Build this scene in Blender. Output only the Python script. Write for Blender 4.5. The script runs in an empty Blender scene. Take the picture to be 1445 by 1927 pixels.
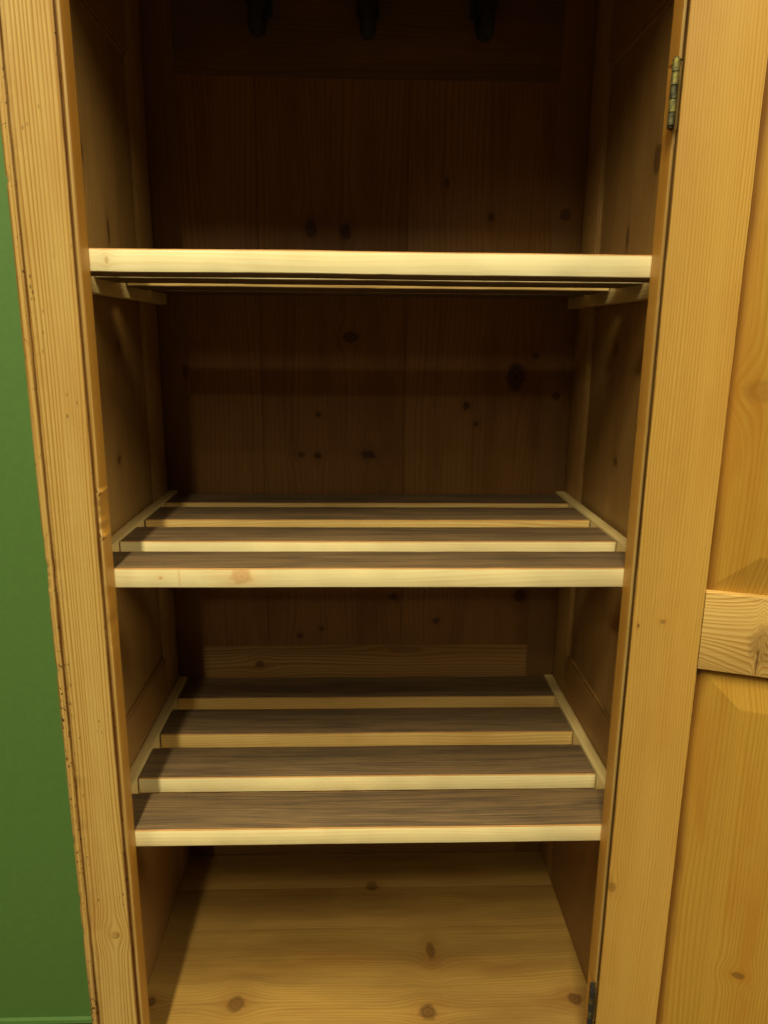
import bpy, bmesh, math, random
from mathutils import Vector, Matrix, noise

S = bpy.context.scene
COL = S.collection
random.seed(7)

# ------------------------------------------------------------------ camera
cam = bpy.data.cameras.new("camera")
cam.sensor_fit = 'HORIZONTAL'
cam.sensor_width = 36.0
cam.lens = 36.0 * 1390.3 / 1445.0
cam.clip_start = 0.02
cam.clip_end = 60.0
camo = bpy.data.objects.new("camera", cam)
COL.objects.link(camo)
_r = Vector((0.99947497, -0.03108491, 0.00913839))
_u = Vector((-0.00169585, 0.23147030, 0.97284049))
_f = Vector((0.03235593, 0.97234522, -0.23129606))
_m = Matrix((_r, _u, -_f)).transposed().to_4x4()
_m.translation = Vector((-0.0117, -0.6707, 0.2203))
camo.matrix_world = _m
S.camera = camo

# ------------------------------------------------------------------ light of the shop: faint room light, a ceiling tube and two side lamps
world = bpy.data.worlds.new("World")
S.world = world
world.use_nodes = True
_bg = world.node_tree.nodes["Background"]
_bg.inputs[0].default_value = (1.0, 0.80, 0.55, 1)
_bg.inputs[1].default_value = 0.008


def tube(name, loc, power, length, width, color, tilt=0.0):
    l = bpy.data.lights.new(name, 'AREA')
    l.shape = 'RECTANGLE'
    l.size = width
    l.size_y = length
    l.energy = power
    l.color = color
    o = bpy.data.objects.new(name, l)
    COL.objects.link(o)
    o.location = loc
    o.rotation_euler = (tilt, 0, 0)
    return o


def lamp(name, loc, power, radius, color):
    l = bpy.data.lights.new(name, 'POINT')
    l.energy = power
    l.shadow_soft_size = radius
    l.color = color
    o = bpy.data.objects.new(name, l)
    COL.objects.link(o)
    o.location = loc
    return o


LAMP = (1.0, 0.885, 0.57)
tube("ceiling_tube_light", (-0.25, -1.75, 2.45), 124, 2.0, 0.07, LAMP)
lamp("side_lamp", (2.60, -1.40, 1.95), 240, 0.60, LAMP)
lamp("side_lamp", (-2.20, -1.90, 2.15), 145, 0.60, LAMP)

S.view_settings.view_transform = 'Standard'
S.view_settings.look = 'None'
S.view_settings.gamma = 1.0
S.view_settings.exposure = 0.0
S.view_settings.use_curve_mapping = False
S.render.engine = 'CYCLES'
S.cycles.max_bounces = 5
S.cycles.diffuse_bounces = 3
S.cycles.glossy_bounces = 2
S.cycles.use_denoising = True


# ------------------------------------------------------------------ node helpers
class NB:
    """A small builder for shader node trees."""

    def __init__(self, tree):
        self.t = tree

    def n(self, kind, **kw):
        nd = self.t.nodes.new(kind)
        for k, v in kw.items():
            setattr(nd, k, v)
        return nd

    def put(self, sock, v):
        if isinstance(v, bpy.types.NodeSocket):
            self.t.links.new(v, sock)
        elif isinstance(v, (tuple, list)) and len(v) == 3 and sock.type == 'RGBA':
            sock.default_value = (*v, 1)
        else:
            sock.default_value = v

    def m(self, op, a, b=None, c=None, clamp=False):
        nd = self.n('ShaderNodeMath', operation=op, use_clamp=clamp)
        self.put(nd.inputs[0], a)
        if b is not None:
            self.put(nd.inputs[1], b)
        if c is not None:
            self.put(nd.inputs[2], c)
        return nd.outputs[0]

    def step(self, v, lo, hi, a=0.0, b=1.0):
        nd = self.n('ShaderNodeMapRange', interpolation_type='SMOOTHSTEP')
        self.put(nd.inputs[0], v)
        for i, q in ((1, lo), (2, hi), (3, a), (4, b)):
            self.put(nd.inputs[i], q)
        return nd.outputs[0]

    def xyz(self, x, y, z):
        nd = self.n('ShaderNodeCombineXYZ')
        for i, q in enumerate((x, y, z)):
            self.put(nd.inputs[i], q)
        return nd.outputs[0]

    def noise(self, vec, seed=0.0, detail=2.0, rough=0.5, scale=1.0):
        nd = self.n('ShaderNodeTexNoise', noise_dimensions='3D')
        va = self.n('ShaderNodeVectorMath', operation='ADD')
        self.put(va.inputs[0], vec)
        self.put(va.inputs[1], self.xyz(0.0, 0.0, self.m('MULTIPLY', seed, 13.7)))
        self.put(nd.inputs['Vector'], va.outputs[0])
        nd.inputs['Scale'].default_value = scale
        nd.inputs['Detail'].default_value = detail
        nd.inputs['Roughness'].default_value = rough
        return nd.outputs[0]

    def mix(self, f, a, b, mode='MIX'):
        nd = self.n('ShaderNodeMix', data_type='RGBA', blend_type=mode)
        self.put(nd.inputs[0], f)
        self.put(nd.inputs[6], a)
        self.put(nd.inputs[7], b)
        return nd.outputs[2]


def knot_group():
    """Bends the grain round a knot and gives the knot's own masks."""
    g = bpy.data.node_groups.new("pine_knot", 'ShaderNodeTree')
    for nm in ("U", "V", "Phase", "Dark", "Halo", "U0", "V0", "RU", "RV", "Strength", "Wobble"):
        g.interface.new_socket(nm, in_out='INPUT', socket_type='NodeSocketFloat')
    for nm in ("Phase", "Dark", "Halo"):
        g.interface.new_socket(nm, in_out='OUTPUT', socket_type='NodeSocketFloat')
    b = NB(g)
    i = b.n('NodeGroupInput').outputs
    o = b.n('NodeGroupOutput').inputs
    wob = b.m('MULTIPLY_ADD', i["Wobble"], 0.7, 0.65)
    du = b.m('DIVIDE', b.m('SUBTRACT', i["U"], i["U0"]), i["RU"])
    dv = b.m('DIVIDE', b.m('SUBTRACT', i["V"], i["V0"]), i["RV"])
    u2, v2 = b.m('MULTIPLY', du, du), b.m('MULTIPLY', dv, dv)
    d = b.m('MULTIPLY', b.m('SQRT', b.m('ADD', u2, v2)), wob)
    # grain lines pushed aside
    e = b.m('ADD', b.m('MULTIPLY', u2, 0.16), b.m('MULTIPLY', v2, 0.10))
    sq = b.m('EXPONENT', b.m('MULTIPLY', e, -1.0))
    rel = b.m('SUBTRACT', i["U"], i["U0"])
    ph = b.m('SUBTRACT', i["Phase"], b.m('MULTIPLY', rel, b.m('MULTIPLY', sq, 0.9)))
    core = b.step(d, 0.60, 1.08, 1.0, 0.0)
    ring = b.m('MULTIPLY_ADD', b.m('SINE', b.m('MULTIPLY', d, 13.0)), 0.12, 0.80)
    rim = b.m('MULTIPLY', b.step(d, 0.6, 0.9), b.step(d, 0.95, 1.2, 1.0, 0.0))
    dark = b.m('MULTIPLY', b.m('ADD', b.m('MULTIPLY', core, ring), b.m('MULTIPLY', rim, 0.35)), i["Strength"])
    halo = b.m('MULTIPLY', b.m('EXPONENT', b.m('MULTIPLY', b.m('MULTIPLY', d, d), -0.22)), i["Strength"])
    b.put(o["Phase"], ph)
    b.put(o["Dark"], b.m('MAXIMUM', i["Dark"], dark))
    b.put(o["Halo"], b.m('MAXIMUM', i["Halo"], b.m('MULTIPLY', halo, 0.6)))
    return g


KNOT = knot_group()
AX = {'x': 0, 'y': 1, 'z': 2}


def pine(name, axes, pale, late, freq=280.0, contrast=0.8, knots=(), warp=0.010, tint=(0.30, 0.12, 0.02),
         tint_amt=0.25, rough=0.42, stain=None, stain_amt=0.0, fibre=0.10, specks=0.0, specular=0.4,
         bump=0.25, knot_col=(0.055, 0.022, 0.008), edges=(), flecks=(), blot=1.0, streak=60, vary=0.16):
    """Sawn pine. axes = which object axes run (across, along, through) the board."""
    mt = bpy.data.materials.new(name)
    mt.use_nodes = True
    b = NB(mt.node_tree)
    bs = mt.node_tree.nodes["Principled BSDF"]
    tc = b.n('ShaderNodeTexCoord').outputs['Object']
    sp = b.n('ShaderNodeSeparateXYZ')
    b.put(sp.inputs[0], tc)
    U, V, Wd = (sp.outputs[AX[a]] for a in axes)
    rnd = b.n('ShaderNodeObjectInfo').outputs['Random']
    seed = b.m('MULTIPLY', rnd, 37.0)
    mul = lambda s, k: b.m('MULTIPLY', s, k)
    # slow wander of the grain
    wn = b.noise(b.xyz(mul(U, 9), mul(V, 2.2), mul(Wd, 9)), seed, 1.0)
    wn2 = b.noise(b.xyz(mul(U, 40), mul(V, 5), mul(Wd, 40)), b.m('ADD', seed, 5.0), 1.0)
    phase = b.m('ADD', b.m('ADD', U, mul(Wd, 0.75)), b.m('MULTIPLY', b.m('SUBTRACT', wn, 0.5), warp * 2))
    phase = b.m('ADD', phase, b.m('MULTIPLY', b.m('SUBTRACT', wn2, 0.5), warp * 0.35))
    dark, halo = 0.0, 0.0
    wob = b.noise(b.xyz(mul(U, 160), mul(V, 160), 0.0), seed, 1.0) if knots else 0.5
    for (u0, v0, ru, rv, st) in knots:
        g = b.n('ShaderNodeGroup')
        g.node_tree = KNOT
        for nm, q in (("U", U), ("V", V), ("Phase", phase), ("Dark", dark), ("Halo", halo), ("U0", u0), ("V0", v0),
                      ("RU", ru), ("RV", rv), ("Strength", st), ("Wobble", wob)):
            b.put(g.inputs[nm], q)
        phase, dark, halo = g.outputs["Phase"], g.outputs["Dark"], g.outputs["Halo"]
    # growth rings of uneven width
    irr = b.noise(b.xyz(mul(phase, freq * 0.23), mul(V, 0.8), 0.0), b.m('ADD', seed, 9.0), 1.0)
    psi = b.m('ADD', mul(phase, freq), mul(irr, 2.6))
    saw = b.m('FRACT', psi)
    ring = b.m('MULTIPLY', b.step(saw, 0.30, 0.84), b.step(saw, 0.90, 1.0, 1.0, 0.0))
    strn = b.noise(b.xyz(mul(phase, 60), mul(V, 3.0), 0.0), b.m('ADD', seed, 13.0), 1.0)
    ring = b.m('MULTIPLY', ring, b.step(strn, 0.28, 0.62, 0.45, 1.0))
    fib = b.noise(b.xyz(mul(phase, 1500), mul(V, 45), mul(Wd, 600)), seed, 1.0, 0.6)
    blo = b.noise(b.xyz(mul(U, 24), mul(V, 4.5), mul(Wd, 24)), b.m('ADD', seed, 21.0), 3.0, 0.62)
    col = b.mix(mul(ring, contrast), pale, late)
    col = b.mix(b.m('MULTIPLY', b.step(blo, 0.42, 0.72), tint_amt * blot), col, tint)
    if stain:
        s1 = b.noise(b.xyz(mul(phase, streak), mul(V, streak * 0.045 + 1.5), mul(Wd, 25)), b.m('ADD', seed, 31.0), 3.0, 0.7)
        col = b.mix(b.m('MULTIPLY', b.step(s1, 0.35, 0.68), stain_amt), col, stain)
    val = b.m('MULTIPLY_ADD', fib, fibre * 2, 1.0 - fibre)
    val = b.m('MULTIPLY', val, b.m('MULTIPLY_ADD', rnd, vary, 1.0 - vary / 2))
    vc = b.n('ShaderNodeCombineColor')
    for i in range(3):
        b.put(vc.inputs[i], val)
    col = b.mix(1.0, col, vc.outputs[0], 'MULTIPLY')
    # wax and dirt gathered in a seam: (axis, position, width, amount)
    for (ax, pos, wid, amt) in edges:
        dd = b.m('ABSOLUTE', b.m('SUBTRACT', sp.outputs[AX[ax]], pos))
        dd = b.m('ADD', dd, b.m('MULTIPLY', b.m('SUBTRACT', blo, 0.5), wid * 1.6))
        col = b.mix(b.m('MULTIPLY', b.step(dd, 0.0, wid, 1.0, 0.0), amt), col, (0.16, 0.055, 0.008))
    for (ax, pos, wid, amt) in flecks:          # black dirt and worm holes along a worn arris
        dd = b.m('ABSOLUTE', b.m('SUBTRACT', sp.outputs[AX[ax]], pos))
        fn_ = b.noise(b.xyz(mul(U, 330), mul(V, 190), mul(Wd, 330)), pos * 100, 2.0, 0.7)
        cl = b.noise(b.xyz(0.0, mul(V, 11), 0.0), pos * 77, 2.0)
        low = b.m('ADD', b.step(V, -0.10, 0.10, 0.06, 0.0), b.m('MULTIPLY', b.m('SUBTRACT', cl, 0.5), 0.30))
        msk = b.m('MULTIPLY', b.step(b.m('ADD', fn_, low), 0.67, 0.74), b.step(dd, wid * 0.6, wid, 1.0, 0.0))
        col = b.mix(b.m('MULTIPLY', msk, amt), col, (0.035, 0.016, 0.006))
    if specks:
        vo = b.n('ShaderNodeTexVoronoi')
        b.put(vo.inputs['Vector'], b.xyz(mul(U, 240), mul(V, 90), mul(Wd, 240)))
        vo.inputs['Scale'].default_value = 1.0
        cl = b.noise(b.xyz(mul(U, 60), mul(V, 9), mul(Wd, 30)), b.m('ADD', seed, 3.0), 3.0)
        msk = b.m('MULTIPLY', b.step(vo.outputs[0], 0.05, 0.26, 1.0, 0.0), b.step(cl, 0.56, 0.66))
        col = b.mix(b.m('MULTIPLY', msk, specks), col, (0.04, 0.02, 0.008))
    if knots:
        col = b.mix(halo, col, tint)
        col = b.mix(b.m('MINIMUM', dark, 1.0), col, knot_col)
    b.put(bs.inputs['Base Color'], col)
    rg = b.m('MULTIPLY_ADD', blo, 0.22, rough - 0.11)
    b.put(bs.inputs['Roughness'], b.m('ADD', rg, mul(fib, 0.06)))
    bs.inputs['Specular IOR Level'].default_value = specular
    bp = b.n('ShaderNodeBump')
    bp.inputs['Strength'].default_value = bump
    bp.inputs['Distance'].default_value = 0.0006
    hb = b.noise(b.xyz(mul(U, 420), mul(V, 14), mul(Wd, 420)), seed, 2.0, 0.7)
    h = mul(hb, 1.6)
    b.put(bp.inputs['Height'], h)
    b.put(bs.inputs['Normal'], bp.outputs[0])
    return mt


def plain(name, col, rough=0.5, metallic=0.0, var=0.15, scale=60.0, bump=0.1, col2=None, dist=0.001):
    mt = bpy.data.materials.new(name)
    mt.use_nodes = True
    b = NB(mt.node_tree)
    bs = mt.node_tree.nodes["Principled BSDF"]
    tc = b.n('ShaderNodeTexCoord').outputs['Object']
    nz = b.noise(tc, 0.0, 4.0, 0.6, scale)
    c2 = col2 or tuple(c * (1 - var) for c in col)
    b.put(bs.inputs['Base Color'], b.mix(b.step(nz, 0.35, 0.65), col, c2))
    bs.inputs['Roughness'].default_value = rough
    bs.inputs['Metallic'].default_value = metallic
    bp = b.n('ShaderNodeBump')
    bp.inputs['Strength'].default_value = bump
    bp.inputs['Distance'].default_value = dist
    b.put(bp.inputs['Height'], nz)
    b.put(bs.inputs['Normal'], bp.outputs[0])
    return mt


# ------------------------------------------------------------------ palette
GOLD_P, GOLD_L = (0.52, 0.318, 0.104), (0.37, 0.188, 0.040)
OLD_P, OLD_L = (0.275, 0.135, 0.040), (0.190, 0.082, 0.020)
AMBER = (0.36, 0.155, 0.022)

M = {}
M['front'] = pine("waxed_front_pine", 'xzy', (0.540, 0.368, 0.116), (0.325, 0.160, 0.022), 290, 0.85, warp=0.010, tint=AMBER, tint_amt=0.38,
                  knots=[(-0.2722, -0.4035, 0.0050, 0.0055, 0.25)], specks=0.8, rough=0.40,
                  edges=[('x', -0.2986, 0.0030, 0.9), ('x', -0.2551, 0.0030, 0.95), ('x', -0.3085, 0.0060, 0.55), ('x', -0.2490, 0.0035, 0.45)],
                  flecks=[('x', -0.3035, 0.0060, 0.9), ('x', -0.2955, 0.0040, 0.6), ('x', -0.2550, 0.0020, 1.0)])
M['front_r'] = pine("waxed_front_pine_by_the_hinges", 'xzy', (0.52, 0.36, 0.12), (0.40, 0.23, 0.05), 250, 0.6,
                    tint=AMBER, tint_amt=0.3, edges=[('x', 0.2551, 0.0026, 0.9)], specks=0.5)
M['edge'] = pine("waxed_inner_edge_pine", 'yzx', (0.50, 0.255, 0.045), (0.38, 0.165, 0.020), 330, 0.6, tint=(0.34, 0.12, 0.010),
                 tint_amt=0.45, rough=0.38)
M['rail_x'] = pine("waxed_rail_pine", 'zxy', GOLD_P, GOLD_L, 230, 0.7, tint=AMBER)
BACK_KNOTS = [(-0.0787, 0.3614, 0.008, 0.012, 0.8), (-0.0322, 0.3572, 0.008, 0.011, 0.85), (0.1644, 0.3782, .004, .006, .8),
              (0.1031, 0.4209, .004, .007, .7), (-0.0251, 0.2185, .010, .008, .85), (0.2091, 0.1654, .013, .021, .95),
              (0.1398, 0.1251, .0052, .0062, .95), (0.1546, 0.0993, .0032, .0036, .9), (-0.0707, 0.111, .0030, .0030, .9),
              (-0.0966, 0.0534, .0052, .0040, .8), (-0.0729, 0.052, .0048, .0048, .9), (0.0000, 0.0538, .011, .006, .85),
              (0.1046, -0.2023, .005, .005, .8), (0.0389, -0.1634, .007, .005, .8), (0.2320, -0.1622, .010, .010, .8),
              (-0.0703, -0.2147, .003, .003, .8), (-0.103, -0.2259, .004, .004, .7), (0.0040, 0.0530, .0035, .0016, 1.0), (0.0085, 0.0505, .0022, .0018, 1.0), (0.236, 0.196, .004, .005, .7)]
PLANKS = ((-0.256, -0.1501), (-0.1497, 0.0512), (0.0516, 0.253))
for _i, (_a, _b) in enumerate(PLANKS):
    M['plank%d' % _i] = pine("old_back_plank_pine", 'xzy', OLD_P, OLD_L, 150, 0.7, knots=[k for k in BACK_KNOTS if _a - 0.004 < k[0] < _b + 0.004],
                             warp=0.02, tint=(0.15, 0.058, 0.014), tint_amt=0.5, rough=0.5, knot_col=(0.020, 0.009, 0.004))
M['back_stile'] = pine("old_back_frame_pine", 'xzy', (0.215, 0.108, 0.034), (0.14, 0.06, 0.015), 220, 0.6, rough=0.5,
                       knots=[(-0.256, 0.1694, .004, .011, .7), (0.2651, 0.3831, .008, .008, .8), (0.2672, 0.1396, .006, .006, .9)],
                       knot_col=(0.03, 0.014, 0.006))
M['back_rail'] = pine("old_back_rail_pine", 'zxy', (0.36, 0.200, 0.064), (0.20, 0.090, 0.024), 190, 0.85, warp=0.03, rough=0.5,
                      knots=[(-0.2723, -0.1651, .006, .007, .85), (-0.250, 0.06, .006, .03, .35)])
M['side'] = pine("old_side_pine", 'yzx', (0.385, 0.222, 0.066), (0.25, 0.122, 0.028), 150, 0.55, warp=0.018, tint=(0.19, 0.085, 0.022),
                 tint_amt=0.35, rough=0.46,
                 knots=[(0.1986, 0.0764, .0058, .0052, .8), (0.2201, 0.3333, .004, .014, .8), (0.2267, 0.2075, .005, .008, .8),
                        (0.1478, 0.4016, .010, .015, .7)])
M['back_rail_top'] = pine("shade_darkened_old_peg_rail_pine", 'zxy', (0.12, 0.062, 0.022), (0.08, 0.038, 0.012), 190, 0.7, warp=0.02, rough=0.55)  # shade of the top compartment put into the rail's base colour
M['side_rail'] = pine("old_side_rail_pine", 'zyx', (0.30, 0.158, 0.045), (0.19, 0.088, 0.020), 200, 0.6, rough=0.46)
M['bottom'] = pine("cupboard_floor_pine", 'yxz', (0.445, 0.268, 0.066), (0.30, 0.150, 0.028), 230, 0.55, warp=0.014, tint=(0.25, 0.10, 0.016),
                   tint_amt=0.45, rough=0.42, stain=(0.19, 0.10, 0.028), stain_amt=0.40, streak=22, vary=0.03,
                   knots=[(0.1073, -0.169, .013, .011, .6), (0.0903, 0.0752, .011, .011, .75), (0.1052, 0.2667, .009, .009, .75),
                          (0.1133, -0.2787, .007, .007, .7), (0.1867, 0.0875, .015, .006, .6), (0.312, 0.0078, .010, .009, .6)])
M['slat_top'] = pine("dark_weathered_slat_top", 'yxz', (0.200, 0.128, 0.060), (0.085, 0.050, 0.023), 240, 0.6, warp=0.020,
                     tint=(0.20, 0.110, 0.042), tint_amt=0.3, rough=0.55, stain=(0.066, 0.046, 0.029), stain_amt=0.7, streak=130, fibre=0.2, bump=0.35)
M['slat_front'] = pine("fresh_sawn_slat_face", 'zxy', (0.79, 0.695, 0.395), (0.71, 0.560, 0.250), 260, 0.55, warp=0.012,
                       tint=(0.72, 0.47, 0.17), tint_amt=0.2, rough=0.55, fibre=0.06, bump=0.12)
M['slat_knot'] = pine("fresh_sawn_slat_face_with_knot", 'zxy', (0.79, 0.695, 0.395), (0.71, 0.560, 0.250), 260, 0.55, warp=0.012,
                      tint=(0.70, 0.42, 0.15), tint_amt=0.2, rough=0.55, fibre=0.06, bump=0.12, knot_col=(0.50, 0.24, 0.085),
                      knots=[(-0.0095, -0.1276, .0085, .010, .62), (-0.011, -0.206, .0012, .0014, .8), (-0.0115, -0.188, .013, .0006, .35)])
M['slat_top1'] = pine("fresh_sawn_upper_slat_face", 'zxy', (0.76, 0.685, 0.410), (0.70, 0.575, 0.290), 240, 0.5, warp=0.02,
                      tint=(0.74, 0.50, 0.19), tint_amt=0.15, rough=0.55, fibre=0.05, bump=0.12, knot_col=(0.46, 0.25, 0.10),
                      knots=[(0.2838, -0.2355, .003, .0016, .6)])
M['slat_inner'] = pine("amber_sawn_slat_face", 'zxy', (0.72, 0.520, 0.190), (0.57, 0.345, 0.092), 250, 0.8, warp=0.03,
                       tint=(0.45, 0.24, 0.06), tint_amt=0.45, rough=0.52, fibre=0.08)
M['slat_arris'] = pine("worn_slat_arris", 'zxy', (0.52, 0.275, 0.085), (0.42, 0.19, 0.05), 260, 0.4, rough=0.5)
M['cleat'] = pine("sawn_cleat_pine", 'zyx', (0.66, 0.505, 0.220), (0.52, 0.355, 0.125), 220, 0.5, rough=0.5, tint=(0.34, 0.17, 0.05),
                  tint_amt=0.3)
M['door_stile'] = pine("door_stile_pine", 'xzy', (0.545, 0.325, 0.072), (0.405, 0.208, 0.026), 400, 0.7, warp=0.009, tint=(0.42, 0.19, 0.025),
                       tint_amt=0.35, rough=0.40, knots=[(0.0264, -0.0353, .0024, .0024, .5), (0.0052, -0.0424, .0010, .0020, .8),
                                                         (0.004, -0.33, .004, .006, .45)])
M['door_panel'] = pine("door_panel_pine", 'xzy', (0.480, 0.275, 0.042), (0.385, 0.192, 0.018), 290, 0.7, warp=0.010, tint=(0.39, 0.155, 0.012),
                       tint_amt=0.5, rough=0.36, edges=[('x', 0.0600, 0.012, 0.85)],
                       knots=[(0.1297, -0.4001, .006, .004, .6), (0.0885, 0.178, .018, .010, .22)])
M['door_rail'] = pine("door_rail_pine", 'zxy', (0.63, 0.425, 0.140), (0.40, 0.210, 0.040), 300, 0.95, warp=0.004, tint=(0.50, 0.26, 0.06),
                      tint_amt=0.25, rough=0.42, knots=[(-0.046, 0.116, .018, .016, .42), (0.004, 0.103, .012, .014, .15), (-0.062, 0.1085, .013, .0010, .85)])
M['brass'] = plain("tarnished_brass", (0.33, 0.29, 0.075), 0.5, 0.5, scale=260, col2=(0.13, 0.125, 0.06), bump=0.3, dist=0.0005)
M['iron'] = plain("dull_dark_iron", (0.022, 0.019, 0.016), 0.85, 0.0, scale=150, bump=0.3)
M['wall'] = plain("green_wall_paint", (0.102, 0.224, 0.050), 0.6, scale=90, var=0.05, bump=0.25, dist=0.0012)
M['carpet'] = plain("taupe_floor", (0.20, 0.15, 0.095), 0.95, scale=320, var=0.4, bump=0.6, dist=0.003)


# ------------------------------------------------------------------ mesh helpers
def link(name, me, mats, parent=None, sharp=35):
    for p in me.polygons:
        p.use_smooth = True
    me.set_sharp_from_angle(angle=math.radians(sharp))
    for m_ in (mats if isinstance(mats, (list, tuple)) else [mats]):
        me.materials.append(m_)
    o = bpy.data.objects.new(name, me)
    COL.objects.link(o)
    if parent:
        o.parent = parent
    return o


def empty(name, parent=None, loc=(0, 0, 0), rz=0.0):
    o = bpy.data.objects.new(name, None)
    o.empty_display_size = 0.05
    COL.objects.link(o)
    o.location = loc
    o.rotation_euler = (0, 0, rz)
    if parent:
        o.parent = parent
    return o


def rrect(a0, a1, b0, b1, r, seg=2):
    """Rounded rectangle, counter-clockwise, with a slot tag for each edge: 0 low a, 1 high a, 2 low b, 3 high b, 4 arris."""
    pts = []
    for (ca, cb, s) in ((a1 - r, b0 + r, -90), (a1 - r, b1 - r, 0), (a0 + r, b1 - r, 90), (a0 + r, b0 + r, 180)):
        for k in range(seg + 1):
            t = math.radians(s + 90 * k / seg)
            pts.append((ca + r * math.cos(t), cb + r * math.sin(t)))
    return pts


def extrude(name, prof, axis, s0, s1, mats, parent=None, nseg=1, wob=0.0, slots=None, fn=None, stops=None, seed=0.0, sharp=35):
    """Extrudes a closed profile (a, b) along an axis. axis z: (a,b)=(x,y); x: (y,z); y: (x,z)."""
    if stops is None:
        stops = [s0 + (s1 - s0) * i / nseg for i in range(nseg + 1)]
    P = len(prof)
    vs, fs, mi = [], [], []
    for s in stops:
        for k, (a, b) in enumerate(prof):
            if wob:
                a += wob * (noise.noise(Vector((s * 7, seed * 3.1, k * 0.02))) + 0.35 * noise.noise(Vector((s * 60, seed, k * 0.7))))
                b += wob * (noise.noise(Vector((s * 7, seed * 5.7 + 40, k * 0.02))) + 0.35 * noise.noise(Vector((s * 60, seed + 9, k * 0.7))))
            if fn:
                a, b = fn(k, a, b, s)
            vs.append({'z': (a, b, s), 'x': (s, a, b), 'y': (a, s, b)}[axis])
    n = len(stops)
    for i in range(n - 1):
        for k in range(P):
            q = (k + 1) % P
            fs.append((i * P + k, i * P + q, (i + 1) * P + q, (i + 1) * P + k))
            mi.append(slots[k] if slots else 0)
    fs.append(tuple(range(P - 1, -1, -1)))
    fs.append(tuple((n - 1) * P + k for k in range(P)))
    mi += [0, 0]
    me = bpy.data.meshes.new(name)
    me.from_pydata(vs, [], fs)
    me.polygons.foreach_set('material_index', mi)
    bm = bmesh.new()
    bm.from_mesh(me)
    bmesh.ops.recalc_face_normals(bm, faces=bm.faces)
    bm.to_mesh(me)
    bm.free()
    return link(name, me, mats, parent, sharp)


def board(name, x0, x1, y0, y1, z0, z1, mat, parent=None, axis='z', r=0.0012, wob=0.0, seed=0.0, nseg=None):
    if axis == 'z':
        prof, s = rrect(x0, x1, y0, y1, r), (z0, z1)
    elif axis == 'x':
        prof, s = rrect(y0, y1, z0, z1, r), (x0, x1)
    else:
        prof, s = rrect(x0, x1, z0, z1, r), (y0, y1)
    nseg = nseg or (24 if wob else 1)
    return extrude(name, prof, axis, s[0], s[1], mat, parent, nseg, wob, seed=seed)


# ------------------------------------------------------------------ the place: floor and wall of the shop
GZ = -1.004
me = bpy.data.meshes.new("floor")
me.from_pydata([(-3, -4, GZ), (3, -4, GZ), (3, 0.50, GZ), (-3, 0.50, GZ)], [], [(0, 1, 2, 3)])
fl = link("floor", me, M['carpet'])
fl["kind"] = "structure"
fl["label"] = "taupe shop floor below the green wall"
wl = extrude("wall", [(0.440, GZ), (0.56, GZ), (0.56, 2.6), (0.4415, 2.6), (0.4415, GZ + 0.014), (0.436, GZ + 0.012), (0.4345, GZ + 0.006), (0.4355, GZ + 0.0055)],
             'x', -3, 3, M['wall'])
wl["kind"] = "structure"
wl["label"] = "plain green painted wall behind the cupboard"

# ------------------------------------------------------------------ the cupboard
CUP = empty("cupboard", None, (0, 0, GZ))
CUP["label"] = "old waxed pine cupboard standing open with three slatted shelves"
CUP["category"] = "cupboard"
OFF = empty("carcass", CUP, (0, 0, -GZ))       # everything is measured from the middle shelf


def part(o):
    """Hang a carcass piece straight under the cupboard, keeping its place."""
    o.parent = CUP
    o.location.z = -GZ
    return o


bpy.data.objects.remove(OFF)
W, TS = 0.25, 0.0211
XO = 0.3075
TOP, BOT = 0.86, -0.93
ZF = -0.612                                    # top of the cupboard floor


# front posts: a bead on both arrises
def post_profile(sg):
    p, tag = [], []

    def add(x, y, t):
        p.append((x, y))
        tag.append(t)
    # from the back of the inner face round the front to the outside
    add(W, TS, 1)
    add(W, 0.0062, 1)
    for k in range(1, 5):                      # inner bead
        t = math.radians(45 * k)
        add(W + 0.0024 - 0.0024 * math.cos(t), 0.0058 - 0.0056 * math.sin(t) - 0.0032 * (k == 4), 0)
    add(W + 0.0049, 0.0036, 0)                 # quirk
    add(W + 0.0058, 0.0034, 0)
    add(W + 0.0063, 0.0004, 0)
    add(W + 0.0075, 0.0, 0)
    for q in (0.2, 0.4, 0.6, 0.8):
        add(W + 0.0075 + (0.2968 - 0.2575) * q, 0.0, 0)
    add(0.2968, 0.0, 0)
    add(0.2978, 0.0005, 0)
    add(0.2983, 0.0030, 0)
    add(0.2990, 0.0030, 0)
    for k in range(0, 6):                      # outer bead
        t = math.radians(15 + 165 * k / 5)
        add(0.3033 - 0.0042 * math.cos(t), 0.0042 - 0.0042 * math.sin(t) + (0.0 if k < 5 else 0.0), 0)
    add(XO, 0.012, 0)
    add(XO, 0.022, 0)
    add(XO - 0.004, TS + 0.0006, 0)
    add(W + 0.028, TS + 0.0004, 0)
    return [(sg * a, b) for a, b in p], tag


def bite(z, c, w, d, ph=0.0):
    """depth of a ragged chip centred at c"""
    t = abs(z - c) / w
    if t > 1:
        return 0.0
    return d * (1 - t ** 4) * (0.7 + 0.6 * noise.noise(Vector((z * 130, ph, 1.3))))


CHIPS = [(0.028, .010, .0007), (0.004, .011, .0015), (-0.011, .006, .0012), (0.345, .0025, .0016),
         (-0.060, .003, .0008), (-0.10, .007, .0007), (-0.19, .004, .0006), (-0.29, .005, .0008), (-0.36, .009, .0008), (0.20, .003, .0005)]


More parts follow.
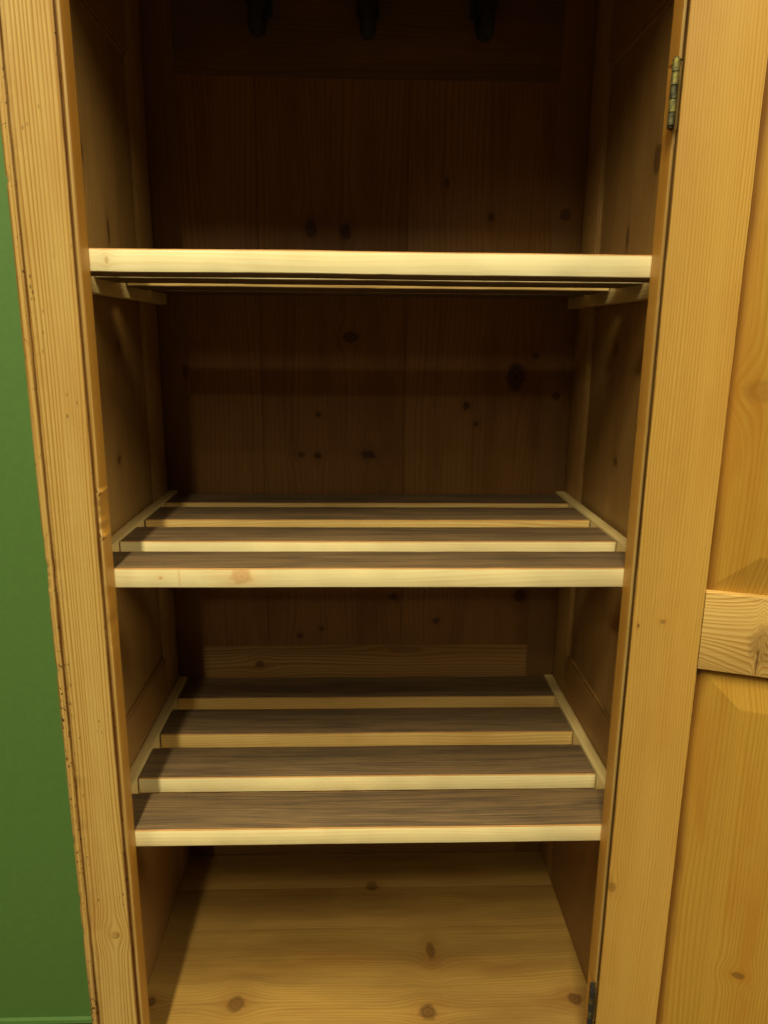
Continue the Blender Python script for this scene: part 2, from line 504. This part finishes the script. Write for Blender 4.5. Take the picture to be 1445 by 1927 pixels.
def wear_left(k, x, y, z):
    n1 = noise.noise(Vector((z * 9, k * 0.05, 2.0)))
    n2 = noise.noise(Vector((z * 120, k * 0.6, 7.0)))
    x += 0.0004 * n1
    y += 0.00008 * n2 * (1 if k > 1 else 0)
    if k in (1, 2, 3, 4, 5):                   # inner bead: knocked away by the lock and the old latch
        d = max(bite(z, 0.057, 0.0195, 0.0016), bite(z, -0.045, 0.034, 0.0011, 4.0))
        bump_ = 0.0016 * math.exp(-((z - 0.0785) / 0.002) ** 2) + 0.0013 * math.exp(-((z - 0.0360) / 0.002) ** 2)
        x += -d + bump_
        y += d * 1.3 - 0.3 * bump_
    if 18 <= k <= 25:
        e = sum(bite(z, c, w_, d_, c * 9) for c, w_, d_ in CHIPS)
        e += max(0, noise.noise(Vector((z * 55, 3.3, 0.4))) - 0.25) * 0.0012
        x += e
        y += e * 0.5
    if 6 <= k <= 8 or 15 <= k <= 17:           # quirks wander
        x += 0.00035 * noise.noise(Vector((z * 70, 9.0, 0)))
        y += 0.0006 * noise.noise(Vector((z * 45, 5.0, 0)))
    if k in (14, 15, 16, 17, 18) and z < 0.1:   # bruises next to the outer quirk
        y += max(0, noise.noise(Vector((z * 38, 2.5, 6.0))) - 0.2) * 0.0028
    return x, y


def wear_right(k, x, y, z):
    x += 0.0003 * noise.noise(Vector((z * 9, 31, 2.0)))
    if k in (0, 1, 2, 3):
        x += max(0, noise.noise(Vector((z * 90, 12.0, 0))) - 0.3) * 0.0012
    if k >= 1 and k <= 8:                      # housing cut for the two hinges
        for c, h in ((0.419, 0.0265), (-0.505, 0.0265)):
            if abs(z - c) < h:
                x += 0.0018
                y += 0.0012
    return x, y


pr, tg = post_profile(-1)
zs = [BOT + (TOP - BOT) * i / 420 for i in range(421)]
zs = sorted(zs + [0.09 - 0.0007 * i for i in range(160)])
part(extrude("post", pr, 'z', 0, 0, [M['front'], M['edge']], None, slots=tg, fn=wear_left, stops=zs))
bpy.context.view_layer.update()
pr, tg = post_profile(1)
zs = sorted([BOT + (TOP - BOT) * i / 300 for i in range(301)] + [0.4454, 0.4456, 0.3924, 0.3926, -0.4784, -0.4786, -0.5314, -0.5316])
part(extrude("post", pr, 'z', 0, 0, [M['front_r'], M['edge']], None, slots=tg, fn=wear_right, stops=zs))
pl = extrude("dowel_plug", [(-0.2722 + 0.0047 * math.cos(math.radians(a)), -0.4035 + 0.0042 * math.sin(math.radians(a))) for a in range(0, 360, 15)],
             'y', -0.0005, 0.004, M['front'])
part(pl)
cup_label = {}

# top rail, cornice and base of the front (above and below what the photograph shows)
part(board("top_rail", -W, W, 0.0, TS, 0.622, TOP, M['rail_x'], None, 'x', 0.002))
part(board("base_rail", -W, W, 0.0, TS, -0.93, -0.622, M['rail_x'], None, 'x', 0.002))
part(board("top_board", -0.33, 0.33, -0.03, 0.425, TOP, TOP + 0.024, M['rail_x'], None, 'x', 0.006))
part(board("plinth", -0.318, 0.318, -0.012, 0.42, GZ + 0.001, BOT, M['rail_x'], None, 'x', 0.003))


# framed sides
def side(sg):
    g = empty("side_frame", CUP, (0, 0, -GZ))
    xi = 0.290

    def sx(a, b):
        return (sg * a, sg * b) if sg > 0 else (sg * b, sg * a)
    a0, a1 = sx(xi, xi + 0.0165)
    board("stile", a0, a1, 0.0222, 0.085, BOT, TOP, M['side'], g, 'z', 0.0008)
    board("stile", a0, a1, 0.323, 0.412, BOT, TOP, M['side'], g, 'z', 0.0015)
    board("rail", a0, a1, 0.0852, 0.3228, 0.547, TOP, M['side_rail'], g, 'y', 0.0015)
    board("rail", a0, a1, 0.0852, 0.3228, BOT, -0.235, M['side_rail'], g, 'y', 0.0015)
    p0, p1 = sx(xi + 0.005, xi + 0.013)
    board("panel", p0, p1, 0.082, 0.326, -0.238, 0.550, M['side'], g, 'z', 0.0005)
    # thin scratch moulding round the panel
    for (y0, y1) in ((0.0853, 0.0893), (0.3187, 0.3227)):
        m0, m1 = sx(xi + 0.0012, xi + 0.0055)
        board("moulding", m0, m1, y0, y1, -0.234, 0.546, M['side'], g, 'z', 0.0014)
    for (z0, z1) in ((-0.2348, -0.2300), (0.5420, 0.5468)):
        m0, m1 = sx(xi + 0.0012, xi + 0.0055)
        board("moulding", m0, m1, 0.0894, 0.3186, z0, z1, M['side_rail'], g, 'y', 0.0014)
    return g


side(-1)
side(1)

# framed back of upright planks
BK = empty("back_frame", CUP, (0, 0, -GZ))
board("stile", -0.2897, -0.2505, 0.386, 0.412, BOT, TOP, M['back_stile'], BK, 'z', 0.0016)
board("stile", 0.2475, 0.2897, 0.386, 0.412, BOT, TOP, M['back_stile'], BK, 'z', 0.0016)
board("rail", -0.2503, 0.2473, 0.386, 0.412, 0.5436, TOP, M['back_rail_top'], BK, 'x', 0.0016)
board("rail", -0.2503, 0.2473, 0.386, 0.412, -0.640, -0.2418, M['back_rail'], BK, 'x', 0.0016)
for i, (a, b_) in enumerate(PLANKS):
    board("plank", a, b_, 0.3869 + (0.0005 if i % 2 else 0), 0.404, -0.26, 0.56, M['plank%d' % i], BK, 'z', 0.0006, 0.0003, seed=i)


def coat_hook(x):
    g = bpy.data.meshes.new("coat_hook")
    bm = bmesh.new()
    path = []
    for k in range(25):
        t = k / 24
        if t < 0.55:
            a = t / 0.55
            path.append(Vector((x, 0.386 - 0.040 * a, 0.640 - 0.030 * a - 0.026 * math.sin(a * math.pi * 0.5))))
        else:
            a = (t - 0.55) / 0.45
            path.append(Vector((x, 0.346 - 0.026 * math.sin(a * math.pi * 0.75), 0.584 - 0.008 * math.sin(a * math.pi) + 0.028 * a * a)))
    rings = []
    for k, p in enumerate(path):
        d = (path[min(k + 1, 24)] - path[max(k - 1, 0)]).normalized()
        s_ = Vector((1, 0, 0))
        n_ = d.cross(s_)
        r_ = 0.0125 - 0.0045 * k / 24 + (0.004 if k > 22 else 0)
        rings.append([bm.verts.new(p + (s_ * math.cos(q * math.pi / 5) + n_ * math.sin(q * math.pi / 5)) * r_) for q in range(10)])
    for a, c in zip(rings, rings[1:]):
        for q in range(10):
            bm.faces.new((a[q], a[(q + 1) % 10], c[(q + 1) % 10], c[q]))
    bm.faces.new(rings[0][::-1])
    bm.faces.new(rings[-1])
    bmesh.ops.recalc_face_normals(bm, faces=bm.faces)
    bm.to_mesh(g)
    bm.free()
    o = part(link("coat_hook", g, M['iron'], None, 50))
    board("hook_plate", x - 0.014, x + 0.014, 0.382, 0.3862, 0.612, 0.675, M['iron'], o, 'z', 0.0015)


for hx_ in (-0.137, -0.003, 0.140):
    coat_hook(hx_)

# floor of the cupboard: three boards across
FLR = empty("bottom", CUP, (0, 0, -GZ))
for i, (a, b_) in enumerate(((0.0225, 0.2300), (0.2302, 0.3100), (0.3102, 0.3855))):
    board("board", -0.2895, 0.2895, a, b_, ZF - 0.018, ZF - 0.0002 * (i % 2), M['bottom'], FLR, 'x', 0.0004, 0.0001, seed=i + 3)

# ------------------------------------------------------------------ three slatted shelves
XE, TH = 0.2748, 0.0203


def shelf(z, ys, face, seed, label):
    g = empty("shelf", CUP, (0, 0, -GZ))
    g["label"] = label
    for i, (a, b_) in enumerate(ys):
        prof = rrect(a, b_, z - TH, z, 0.0011, 2)
        # arris runs: corner order is front-bottom.., see rrect: (y1,z0) (y1,z1) (y0,z1) (y0,z0)
        slots = []
        for k in range(len(prof)):
            c, q = divmod(k, 3)
            if q == 2:
                slots.append({0: 1, 1: 0, 2: 1, 3: 0}[c])
            else:
                slots.append(2 if c in (1, 2) else 0)
        ex = XE - 0.0006 * ((i * 7) % 3)
        dz = -0.0006 * ((i * 5 + seed) % 3)
        o = extrude("slat", [(p, q + dz) for p, q in prof], 'x', -ex, ex, [M['slat_top'], face if i == 0 else (M['slat_front'] if i == 1 else M['slat_inner']), M['slat_arris']], g,
                    nseg=60, wob=0.0005, slots=slots, seed=seed * 10 + i)
    for sg in (-1, 1):
        x0, x1 = (0.2757, 0.2893) if sg > 0 else (-0.2893, -0.2757)
        extrude("cleat", rrect(x0, x1, z - 0.0345, z + 0.0012, 0.001), 'y', 0.0235, 0.3845, M['cleat'], g, nseg=30, wob=0.0005, seed=seed + sg)
    return g


shelf(0.2946, ((0.0216, 0.0740), (0.1040, 0.1720), (0.2065, 0.2830), (0.3040, 0.3856)), M['slat_top1'], 1,
      "upper slatted shelf at eye height, seen from just below")
shelf(0.0, ((0.0216, 0.0807), (0.1173, 0.1814), (0.2137, 0.2844), (0.3134, 0.3764)), M['slat_knot'], 2,
      "middle slatted shelf with a knot in its front edge")
shelf(-0.2927, ((0.0216, 0.0878), (0.1191, 0.1860), (0.2171, 0.2854), (0.3160, 0.3823)), M['slat_front'], 3,
      "lowest slatted shelf above the cupboard floor")

# ------------------------------------------------------------------ the door, swung back on its hinges
ANG = 0.3526
DOOR = empty("door", CUP, (0.2449, -0.026, -GZ), -ANG)
DOOR["label"] = "panelled pine door swung wide open"
DZ0, DZ1, DW, DT = -0.60, 0.618, 0.49, 0.022


def dwear(k, x, y, z):
    return x + 0.0003 * noise.noise(Vector((z * 14, k * 0.1, 4))) + 0.00025 * noise.noise(Vector((z * 130, k * 0.4, 8))), y


for (a, b_) in ((0.0, 0.0599), (DW - 0.06, DW)):
    extrude("stile", rrect(a, b_, 0.0, DT, 0.0012), 'z', DZ0, DZ1, M['door_stile'], DOOR, nseg=200, fn=dwear)
for (a, b_) in ((DZ0, DZ0 + 0.09), (-0.0775, -0.0022), (DZ1 - 0.075, DZ1)):
    extrude("rail", rrect(-0.0004 + 0.0004, DT, a, b_, 0.0012), 'x', 0.0602, DW - 0.0602, M['door_rail'], DOOR, nseg=40, wob=0.0003)


def door_panel(z0, z1):
    x0, x1 = 0.0570, DW - 0.0570
    bw, dep, fld = 0.042, 0.0092, 0.0016
    bm = bmesh.new()
    o_ = [bm.verts.new((x, dep, z)) for x, z in ((x0, z0), (x1, z0), (x1, z1), (x0, z1))]
    i_ = [bm.verts.new((x, fld, z)) for x, z in ((x0 + bw, z0 + bw * 0.9), (x1 - bw, z0 + bw * 0.9), (x1 - bw, z1 - bw * 0.9), (x0 + bw, z1 - bw * 0.9))]
    f_ = [bm.verts.new((v.co.x + (0.0016 if k in (0, 3) else -0.0016), fld - 0.0002, v.co.z + (0.0016 if k < 2 else -0.0016))) for k, v in enumerate(i_)]
    k_ = [bm.verts.new((x, DT - 0.006, z)) for x, z in ((x0, z0), (x1, z0), (x1, z1), (x0, z1))]
    for a, c in ((o_, i_), (i_, f_), (k_, o_)):
        for q in range(4):
            bm.faces.new((a[q], a[(q + 1) % 4], c[(q + 1) % 4], c[q]))
    bm.faces.new(f_)
    bm.faces.new(k_[::-1])
    bmesh.ops.recalc_face_normals(bm, faces=bm.faces)
    me_ = bpy.data.meshes.new("panel")
    bm.to_mesh(me_)
    bm.free()
    link("panel", me_, M['door_panel'], DOOR, 3)


door_panel(-0.0052, DZ1 - 0.072)
door_panel(DZ0 + 0.087, -0.0745)


def hinge(z0, z1, mat):
    """Butt hinge: five knuckles, a pin and two leaves, in cupboard measure."""
    cx, cy, r = 0.2470, -0.0036, 0.0031
    g = empty("hinge", CUP, (0, 0, -GZ))
    n = 5
    for k in range(n):
        a = z0 + (z1 - z0) * k / n
        c = z0 + (z1 - z0) * (k + 1) / n
        prof = [(cx + r * math.cos(q * math.pi / 10), cy + r * math.sin(q * math.pi / 10)) for q in range(20)]
        extrude("knuckle", prof, 'z', a + 0.0004, c - 0.0004, mat[k % len(mat)], g, sharp=50)
    prof = [(cx + 0.0017 * math.cos(q * math.pi / 6), cy + 0.0017 * math.sin(q * math.pi / 6)) for q in range(12)]
    extrude("pin", prof, 'z', z0 - 0.0012, z1 + 0.0012, mat[0], g, sharp=50)
    board("leaf", cx + 0.0005, cx + 0.0042, cy + 0.0026, 0.0070, z0, z1, mat[0], g, 'z', 0.0004)
    return g


M['brass_dull'] = plain("dirty_brass", (0.17, 0.16, 0.075), 0.5, 0.6, scale=220, col2=(0.06, 0.055, 0.035), bump=0.3, dist=0.0005)
hinge(0.3935, 0.4445, [M['brass_dull'], M['brass'], M['brass_dull'], M['brass'], M['brass']]).__setitem__("label", "tarnished brass upper hinge")
hinge(-0.530, -0.484, [M['iron'], M['brass_dull']])
